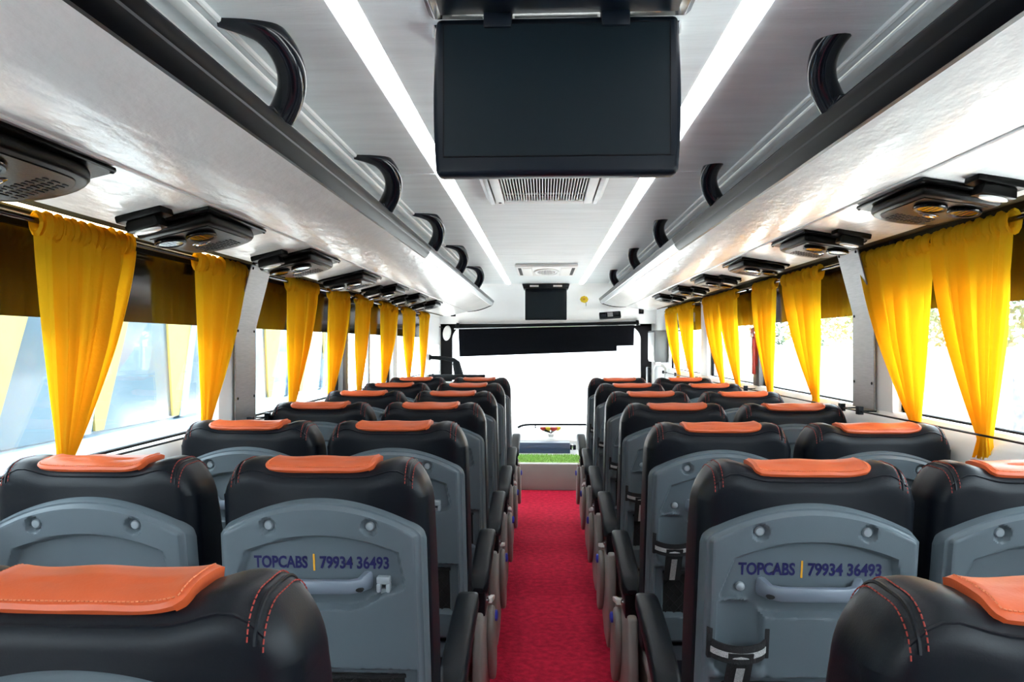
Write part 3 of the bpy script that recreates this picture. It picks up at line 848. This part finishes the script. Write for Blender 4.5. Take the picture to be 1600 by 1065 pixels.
    hb = MB(); hb.bb((cx - .008, -.0625, .661), (cx + .008, -.0612, .735)); hb.xf(lambda a, b, c: sh(a, b + max(0, (.74 - c)) * .45, c)); hb.build('silver_stripe', SILVER, strap)
    # net pocket: dark liner, elastic, crossing cords
    MB().bb((-.163, -.0060, .551), (.163, .004, .688)).xf(sh).build('pocket_liner', DARKV, r)
    nb = MB()
    for q in np.arange(-.36, .37, .026):
        for sg in (-1, 1):
            pts = []
            for t in np.linspace(0, 1, 7):
                u = q + sg * .11 * t; v = .552 + .128 * t
                if abs(u) <= .162: pts.append(sh(u, -.0085, v))
            if len(pts) > 1: nb.tube(pts, .0012, 4)
    net = nb.build('pocket_net', FABRICB, r); net['kind'] = 'stuff'
    MB().tube([sh(u, -.0095, .682 - .006 * math.cos(u * 9)) for u in np.linspace(-.165, .165, 13)], .0045, 6).build('elastic', FABRICB, net)
    # cushion, lower plate, frame
    MB().bb((-.212, .20, .365), (.212, .68, .47)).build('seat_cushion', LEATHER, r, bevel=.03, seg=4)
    MB().bb((-.20, .085, .385), (.20, .20, .445)).build('lower_plate', SHELL, r, bevel=.008)
    fm = MB().bb((-.20, .14, .32), (.20, .64, .365))
    fm.build('seat_frame', PANELG, r, bevel=.005)
    for x in (-.17, .17):
        MB().prism([(.20, .32), (.58, .32), (.52, -.012), (.28, -.012)], 'x', x - .02, x + .02).build('leg', PANELG, r, bevel=.004)
    return r

def add_side(r, s):
    """armrest and moulded side panel on the aisle side, s = +1 or -1 in seat coordinates"""
    cu = s * .234
    prof = []
    rings = []
    L0, L1, N = .24, .69, 18
    for i in range(N + 1):
        t = i / N
        w_ = L0 + (L1 - L0) * t
        vc = .555 + .085 * t + .012 * math.sin(PI * t)
        endf = math.sqrt(max(.02, 1 - max(0, (t - .88) / .12) ** 2)) * math.sqrt(max(.05, 1 - max(0, (.10 - t) / .10) ** 2))
        hw = .033 * (.35 + .65 * endf); hh = .026 * endf * (1.25 - .4 * t)
        ring = []
        for k2 in range(14):
            th = 2 * PI * k2 / 14
            ca, sa = math.cos(th), math.sin(th)
            ca = math.copysign(abs(ca) ** .40, ca); sa = math.copysign(abs(sa) ** .45, sa)
            ring.append((cu + hw * ca, w_, vc + hh * sa))
        rings.append(ring)
    mb = MB().grid(rings, True); L = len(mb.v); mb.f += [tuple(range(14)), tuple(range(L - 14, L))]
    ar = mb.build('armrest', BLACKP, r)
    MB().prism([(.26, .46), (.36, .46), (.37, .56), (.25, .55)], 'x', cu - .022, cu + .022).build('armrest_bracket', BLACKP, ar, bevel=.006)
    MB().lathe([(.010, 0), (.010, .006), (.004, .009)] if s > 0 else [(.010, 0), (.010, -.006), (.004, -.009)], (cu + s * .022, .31, .50), 'x', 10).build('bolt', CHROME, ar)
    pp = [(.22, .475), (.40, .475), (.52, .44), (.66, .40), (.70, .34), (.66, .24), (.56, .10), (.46, .045), (.30, .045), (.24, .12), (.20, .30)]
    sp = MB().prism(pp, 'x', s * .218, s * .250).build('side_panel', PANELG, r, bevel=.010, seg=3)
    cv = []
    for a in np.linspace(0, 2 * PI, 22)[:-1]: cv.append((.53 + .105 * math.cos(a) - .06 * math.sin(a), .27 + .155 * math.sin(a)))
    MB().prism(cv, 'x', s * .248, s * .272).build('hub_cover', PANELG, sp, bevel=.010, seg=3)
    MB().lathe([(.020, s * .270), (.020, s * .280), (.012, s * .283)], (0, .53, .37), 'x', 14).build('release_knob', BLUEST, sp)
    MB().prism([(.44, .445), (.60, .405), (.61, .42), (.45, .462)], 'x', s * .248, s * .266).build('recline_lever', WHITEM, sp, bevel=.003)

def lettering(parent):
    v0 = .914
    def txt(body, size, name, m, x_left):
        cu = bpy.data.curves.new('letters', 'FONT'); cu.body = body; cu.size = size; cu.offset = size * .028; cu.extrude = .0003
        cu.resolution_u = 3
        o = bpy.data.objects.new('letters', cu); COL.objects.link(o)
        dg = bpy.context.evaluated_depsgraph_get()
        me = bpy.data.meshes.new_from_object(o.evaluated_get(dg))
        bpy.data.objects.remove(o)
        xs = [v.co.x for v in me.vertices]; a, b = min(xs), max(xs)
        tgt = x_left[1] - x_left[0]
        for v in me.vertices:
            x = x_left[0] + (v.co.x - a) / (b - a) * tgt
            p = sh(x, -.0160 - v.co.z, v0 + v.co.y); v.co = p
        me.materials.clear(); me.materials.append(m)
        q = bpy.data.objects.new(name, me); COL.objects.link(q); q.parent = parent
        return q
    txt('TOPCABS', .0345, 'lettering', NAVY, (-.139, -.029))['label'] = 'navy printed word TOPCABS'
    txt('79934 36493', .0345, 'lettering', NAVY, (-.004, .137))['label'] = 'navy printed number 79934 36493'
    d = MB().bb((-.0178, -.0163, v0 - .006), (-.0142, -.0140, v0 + .029)).xf(sh).build('divider_bar', AMBER, parent)

rows_y = [.70, 1.50, 2.24, 2.99, 3.74, 4.52, 5.30]
cols = [('window', 'left', -.908), ('aisle', 'left', -.452), ('aisle', 'right', .524), ('window', 'right', .985)]
ROWN = ['first', 'second', 'third', 'fourth', 'fifth', 'sixth', 'seventh']
proto = {}
base = build_seat('x')
proto['window'] = base
pl_ = dup(base); add_side(pl_, 1); proto['L'] = pl_
pr_ = dup(base); add_side(pr_, -1); proto['R'] = pr_
used = set()
tilt_r = {('right', 4): .4, ('right', 5): .7}
rs_ = random.Random(5)
plan = []
for ri, y in enumerate(rows_y):
    for kind, side, x in cols:
        if ri == 0 and kind == 'window': continue
        plan.append((ri, y, kind, side, x))
plan.sort(key=lambda q: -q[0])
for ri, y, kind, side, x in plan:
    key = 'window' if kind == 'window' else ('L' if side == 'left' else 'R')
    last = (ri == 0 and key != 'window') or (ri == 1 and key == 'window' and side == 'right')
    o = proto[key] if last else dup(proto[key])
    o.location = (x, y, -.012 if kind == 'window' else 0.0)
    o.location.z = 0
    if ri == 1 and key == 'window' and side == 'left': o.location.x = -.93
    o.rotation_euler = (math.radians(rs_.uniform(-.35, .35)), 0, 0)
    if kind == 'window':
        lab = 'black window seat with orange pad by the %s wall, %s row from the camera' % (side, ROWN[ri])
    else:
        lab = 'black aisle seat with orange pad %s of the red carpet, %s row' % (side, ROWN[ri])
    if ri == 1 and kind == 'aisle':
        lab = 'black aisle seat %s of the carpet with TOPCABS lettering on its grey back' % side
        lettering(o)
    for c in o.children:
        if c.name.startswith('head_pad'): c.location.x = -.015 if side == 'left' else .004
    o['label'] = lab
    o['group'] = 'coach seats'
# ------------------------------------------------------------------ small things
h = thing('emergency_hammer', 'red emergency hammer on the post between the right windows', 'hammer', (XR - .025, 4.515, 1.32))
MB().prism([(-.014, -.13), (.014, -.13), (.018, .10), (-.018, .10)], 'x', -.010, .010).build('handle', REDP, h, bevel=.004)
MB().bb((-.012, -.05, .09), (.012, .035, .145)).build('hammer_head', REDP, h, bevel=.006)
MB().lathe([(.012, 0), (.004, .03)], (0, -.05, .118), 'y', 8).build('tip', CHROME, h)
MB().bb((.008, -.03, -.08), (.016, .03, .07)).build('holder', REDP, h, bevel=.003)

bl = thing('windscreen_blind', 'black roller blind hanging across the top of the windscreen', 'blind', (0, 8.60, 0))
MB().tube([(-1.02, 0, 1.565), (1.08, 0, 1.61)], .018, 10).build('roller', BLACKP, bl)
MB().prism([(-.985, 1.57), (1.03, 1.612), (1.02, 1.35), (.83, 1.347), (.83, 1.289), (-.97, 1.223)], 'y', -.004, .004).build('cloth', BLIND, bl)
MB().tube([(-1.03, -.02, 1.543), (1.09, -.02, 1.588)], .006, 8).build('rod', CHROME, bl)
for x, z in ((-.99, 1.60), (1.06, 1.63)): MB().bb((x - .014, -.03, z - .05), (x + .014, .08, z + .01)).build('bracket', BLACKP, bl, bevel=.003)

for sx, x, z, y, sd in ((-1, .985, 1.706, 8.12, 'left'), (1, 1.06, 1.735, 8.25, 'right')):
    b = thing('rack_camera', 'small black box hanging under the front end of the %s rack' % sd, 'camera', (sx * x, y, z))
    MB().box((0, 0, 0), (.05, .05, .075)).build('case', BLACKP, b, bevel=.004)
    MB().lathe([(.014, -.03), (.014, -.026), (.010, -.025)], (0, 0, -.01), 'y', 12).build('lens', BLACKG, b)
    MB().bb((-.012, -.012, .0375), (.012, .012, 2.0 - z)).build('mount', WHITEM, b)
fl_ = thing('yellow_flower', 'small yellow artificial flower stuck on the white front header', 'flower', (.44, 8.255, 1.855))
fl_.rotation_euler = (math.radians(60), 0, 0)
for q in range(8):
    a = 2 * PI * q / 8
    MB().lathe([(.002, .0), (.020, .004), (.018, .009), (.003, .010)], (.026 * math.cos(a), .026 * math.sin(a), 0), 'z', 10).build('petal', YELLOWP, fl_)
MB().lathe([(.014, .0), (.014, .012), (.006, .016)], (0, 0, 0), 'z', 12).build('flower_centre', AMBER, fl_)
MB().tube([(0.01, -.01, 0.004), (.02, -.06, .0), (.018, -.085, .003)], .003, 6).build('stem', LEAFM, fl_)
sp = thing('header_vent', 'dark oblong vent box on the white front header', 'vent', (.74, 8.46, 1.69))
sp.rotation_euler = (math.radians(-20), math.radians(-4), 0)
MB().box((0, 0, 0), (.24, .05, .075)).build('case', BLACKP, sp, bevel=.010)
for q in (-.075, 0, .075): MB().box((q, -.026, 0), (.06, .006, .05)).build('cell', STEEL if q == 0 else BLACKG, sp, bevel=.003)

mr = thing('oval_mirror', 'small pale oval mirror on a thin arm beside the left windscreen pillar', 'mirror', (-1.075, 8.3, 1.49))
mr.rotation_euler = (0, math.radians(8), math.radians(-15))
MB().lathe([(.052, -.012), (.058, -.004), (.05, .012), (.02, .02)], (0, 0, 0), 'y', 24, .85, 1.45).build('mirror_shell', WHITEP, mr)
MB().lathe([(.048, -.0135), (.048, -.011)], (0, 0, 0), 'y', 24, .85, 1.45).build('mirror_glass', LENSM, mr)
MB().tube([(-.02, .01, .03), (-.08, .02, .055), (-.115, .03, .055)], .005, 6).build('arm', BLACKP, mr)

pt = thing('door_partition', 'black framed white partition panel at the front left of the coach', 'partition', (-.85, 7.66, .246))
MB().bb((-.28, -.008, .03), (.22, .008, .74)).build('panel', WHITEP, pt)
for a, b in (((-.33, -.02, 0), (-.29, .02, .80)), ((.20, -.02, 0), (.245, .02, .81)), ((-.33, -.02, .755), (.25, .02, .81)), ((-.29, -.02, 0), (.20, .02, .03))): MB().bb(a, b).build('frame_bar', BLACKP, pt, bevel=.006)
gr = thing('grab_rail', 'bent black grab rail above the front left partition', 'rail', (-1.16, 7.75, 1.2))
MB().tube([(-.02, 0, .03), (.12, .05, .02), (.215, .08, 0.0), (.24, .085, -.03), (.262, .085, -.12), (.285, .085, -.2), (.30, .085, -.30)], [.022, .02, .024, .04, .046, .048, .044], 8, .8).build('bar', BLACKP, gr)
MB().lathe([(.03, -.03), (.03, -.02)], (0, 0, .03), 'x', 12).build('flange', BLACKP, gr)
cb = thing('wall_cabinet', 'grey metal box on the right wall in front of the windscreen pillar', 'cabinet', (XR - .002, 7.98, 1.18))
MB().bb((-.135, -.24, 0), (-.002, .24, .33)).build('case', GREYBOX, cb, bevel=.01)
MB().bb((-.141, -.22, .02), (-.136, .22, .31)).build('door', WHITEP, cb, bevel=.004)
MB().bb((-.148, -.19, .06), (-.141, -.17, .10)).build('latch', CHROME, cb)
rb = thing('driver_rail', 'white tubular rail below the grey wall box', 'rail', (1.14, 7.75, .246))
MB().tube([(-.02, 0, 0), (-.02, 0, .86), (0, .01, .90), (.08, .02, .90), (.105, .02, .87), (.105, .02, .0)], .012, 8).build('tube', WHITEM, rb)
MB().bb((-.055, .16, .55), (-.02, .30, .88)).build('black_pad', BLACKP, rb, bevel=.01)
MB().tube([(-.02, 0, .70), (.03, .08, .62), (.105, .02, .60)], .006, 6).build('cable', BLACKP, rb)
# things on the front deck
gm = MB()
rg = random.Random(3)
for i in range(2600):
    x, y = rg.uniform(-.30, .46), rg.uniform(0, .42); a = rg.uniform(0, 6.28); l = rg.uniform(.012, .028)
    dx, dy = .004 * math.cos(a), .004 * math.sin(a)
    gm.add([(x - dx, y - dy, .0), (x + dx, y + dy, 0), (x + rg.uniform(-.01, .01), y + rg.uniform(-.01, .01), l)], [(0, 1, 2)])
gm.bb((-.31, -.01, -.004), (.47, .43, .001))
g = gm.build('grass_mat', GRASSM, smooth=False, loc=(0, 7.14, .250)); tag(g, 'green artificial grass mat on the front deck', 'mat', kind='stuff')
bx = thing('dashboard_box', 'long dark blue box behind the green mat on the front deck', 'box', (.0, 7.80, .246))
MB().bb((-.30, -.08, 0), (.268, .10, .052)).build('lower_case', DEEPBLUE, bx, bevel=.004)
MB().prism([(-.08, .052), (.10, .052), (.10, .105), (-.05, .105)], 'x', -.30, .268).build('upper_case', DEEPBLUE, bx, bevel=.006)
MB().bb((.268, -.03, .03), (.33, .03, .08)).build('connector', BLACKP, bx, bevel=.006)
MB().bb((.285, -.034, .025), (.30, .034, .085)).build('collar', CHROME, bx, bevel=.003)
dsh = thing('dashboard', 'pale dashboard shelf under the windscreen', 'dashboard', (0, 8.35, .246))
MB().prism([(-.32, 0), (.36, 0), (.36, .155), (-.05, .145), (-.30, .09)], 'x', -1.15, 1.2).build('top', WHITEP, dsh, bevel=.01)
fp = thing('flower_pot', 'small pot of red flowers on the dashboard shelf', 'flowers', (.075, 8.12, .366))
fp.scale = (1.6, 1.3, .95)
MB().lathe([(.016, 0), (.022, .03), (.020, .034)], (0, 0, 0), 'z', 14).build('pot', WHITEM, fp)
for q in range(9):
    a = q * .7; x, y = .045 * math.cos(a) * (1 + .4 * math.sin(3 * q)), .03 * math.sin(a)
    MB().tube([(0, 0, .04), (x * .6, y * .6, .07), (x, y, .09)], .002, 4).build('stem', LEAFM, fp)
    MB().lathe([(.003, .070), (.020, .090), (.022, .112), (.006, .120)], (x, y, .0), 'z', 8).build('blossom', REDP if q % 3 else YELLOWP, fp)
for q in range(5):
    a = 2.6 + q * .4
    MB().add([(0, 0, .04), (.03 * math.cos(a), .03 * math.sin(a), .075), (.075 * math.cos(a), .05 * math.sin(a), .09), (.04 * math.cos(a + .4), .03 * math.sin(a + .4), .06)], [(0, 1, 2, 3)]).build('leaf', LEAFM, fp)
wr_ = thing('windscreen_rail', 'thin black rail along the foot of the windscreen', 'rail', (0, 8.64, .432))
MB().tube([(-.30, -.0, -.024), (-.27, 0, -.006), (-.22, 0, .006), (-.15, 0, .010), (.2, 0, .012), (.6, 0, .012), (1.0, 0, .010)], .013, 8).build('bar', BLACKP, wr_)
for x in (-.1, .8): MB().tube([(x, 0, .01), (x, .02, -.028)], .007, 6).build('bracket', BLACKP, wr_)

# ------------------------------------------------------------------ OUTSIDE
gnd = MB().bb((-60, -40, -1.1), (60, 90, -1.0)).build('ground', CONCRETE); struct(gnd)
nbus = thing('parked_coach', 'pale blue coach parked outside the left windows', 'bus', (-4.3, 5.0, -1.0))
MB().bb((-1.2, -7, .35), (1.2, 7, 1.75)).build('body', BUSBODY, nbus, bevel=.08)
MB().bb((-1.18, -6.95, 2.75), (1.18, 6.95, 3.25)).build('roof', BUSBODY, nbus, bevel=.12)
for q in range(10):
    y0 = -6.9 + q * 1.38
    MB().prism([(y0 - .05, 1.75), (y0 + .05, 1.75), (y0 + .32, 2.78), (y0 + .22, 2.78)], 'x', 1.12, 1.18).build('window_post', BUSBODY, nbus)
    MB().bb((1.14, y0 + .1, 1.75), (1.15, y0 + 1.34, 2.78)).build('window_pane', BUSGLASS, nbus)
for q in range(12):
    y0 = -6.6 + q * 1.1
    MB().prism([(y0, 2.76), (y0 + .62, 2.76), (y0 + .22, 1.76), (y0 + .12, 1.76)], 'x', 1.152, 1.17).build('curtain_strip', CURTOUT, nbus)
for y0 in (-4.6, 4.4):
    MB().lathe([(.2, .95), (.48, .95), (.5, 1.0), (.5, 1.2), (.46, 1.22), (.2, 1.21)], (0, y0, .5), 'x', 24).build('wheel', GASKET, nbus)
    MB().lathe([(.2, -.95), (.48, -.95), (.5, -1.0), (.5, -1.2), (.46, -1.22), (.2, -1.21)], (0, y0, .5), 'x', 24).build('wheel', GASKET, nbus)
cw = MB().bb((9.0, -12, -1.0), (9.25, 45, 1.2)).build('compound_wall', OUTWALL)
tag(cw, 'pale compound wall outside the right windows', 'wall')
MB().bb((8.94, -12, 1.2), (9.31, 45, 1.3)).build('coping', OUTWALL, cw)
for i, (x, y, hh, wd) in enumerate(((5.4, 8.3, 1.45, .7), (7.6, 17.0, 1.5, 1.4))):
    sg = thing('notice_board', ('dark notice board on posts outside the right window nearest the camera', 'pale notice board on posts outside past the right steel pillar cover')[i], 'sign', (x, y, -1.0), math.radians(-20))
    MB().bb((-wd / 2, -.02, 1.1), (wd / 2, .02, 1.1 + hh * .75)).build('panel', SIGNM, sg)
    for q in (-1, 1): MB().bb((q * wd / 2 - .03, -.03, 0), (q * wd / 2 + .03, .03, 1.15 + hh * .75)).build('post', STEEL, sg)
def tree(x, y, hh, rr, lab, seed):
    t = thing('tree', lab, 'tree', (x, y, -1.0), group='trees behind the compound wall')
    rd = random.Random(seed)
    MB().tube([(0, 0, 0), (.08, .05, hh * .3), (-.05, .1, hh * .6)], [.16, .12, .06], 8).build('trunk', BARKM, t)
    m = MB()
    for q in range(2200):
        while True:
            p = Vector((rd.uniform(-1, 1), rd.uniform(-1, 1), rd.uniform(-1, 1)))
            if .35 < p.length < 1: break
        p = Vector((p.x * rr, p.y * rr, p.z * hh * .36 + hh * .66))
        e = Vector((rd.uniform(-1, 1), rd.uniform(-1, 1), rd.uniform(-1, 1))).normalized() * .14
        f_ = Vector((rd.uniform(-1, 1), rd.uniform(-1, 1), rd.uniform(-1, 1))).normalized() * .07
        m.add([p - e, p + f_, p + e, p - f_], [(0, 1, 2, 3)])
    c = m.build('foliage', LEAFM, t, smooth=False); c['kind'] = 'stuff'
for i, (x, y, hh, rr) in enumerate(((11.5, 9, 5.5, 2.4), (12, 14.5, 6.5, 2.8), (11.5, 20.5, 5.8, 2.6), (12.5, 28, 6.8, 3.0), (12, 36, 6.2, 2.8))):
    tree(x, y, hh, rr, 'leafy green tree behind the compound wall, %s in the row from the camera' % NTH[i], 70 + i)
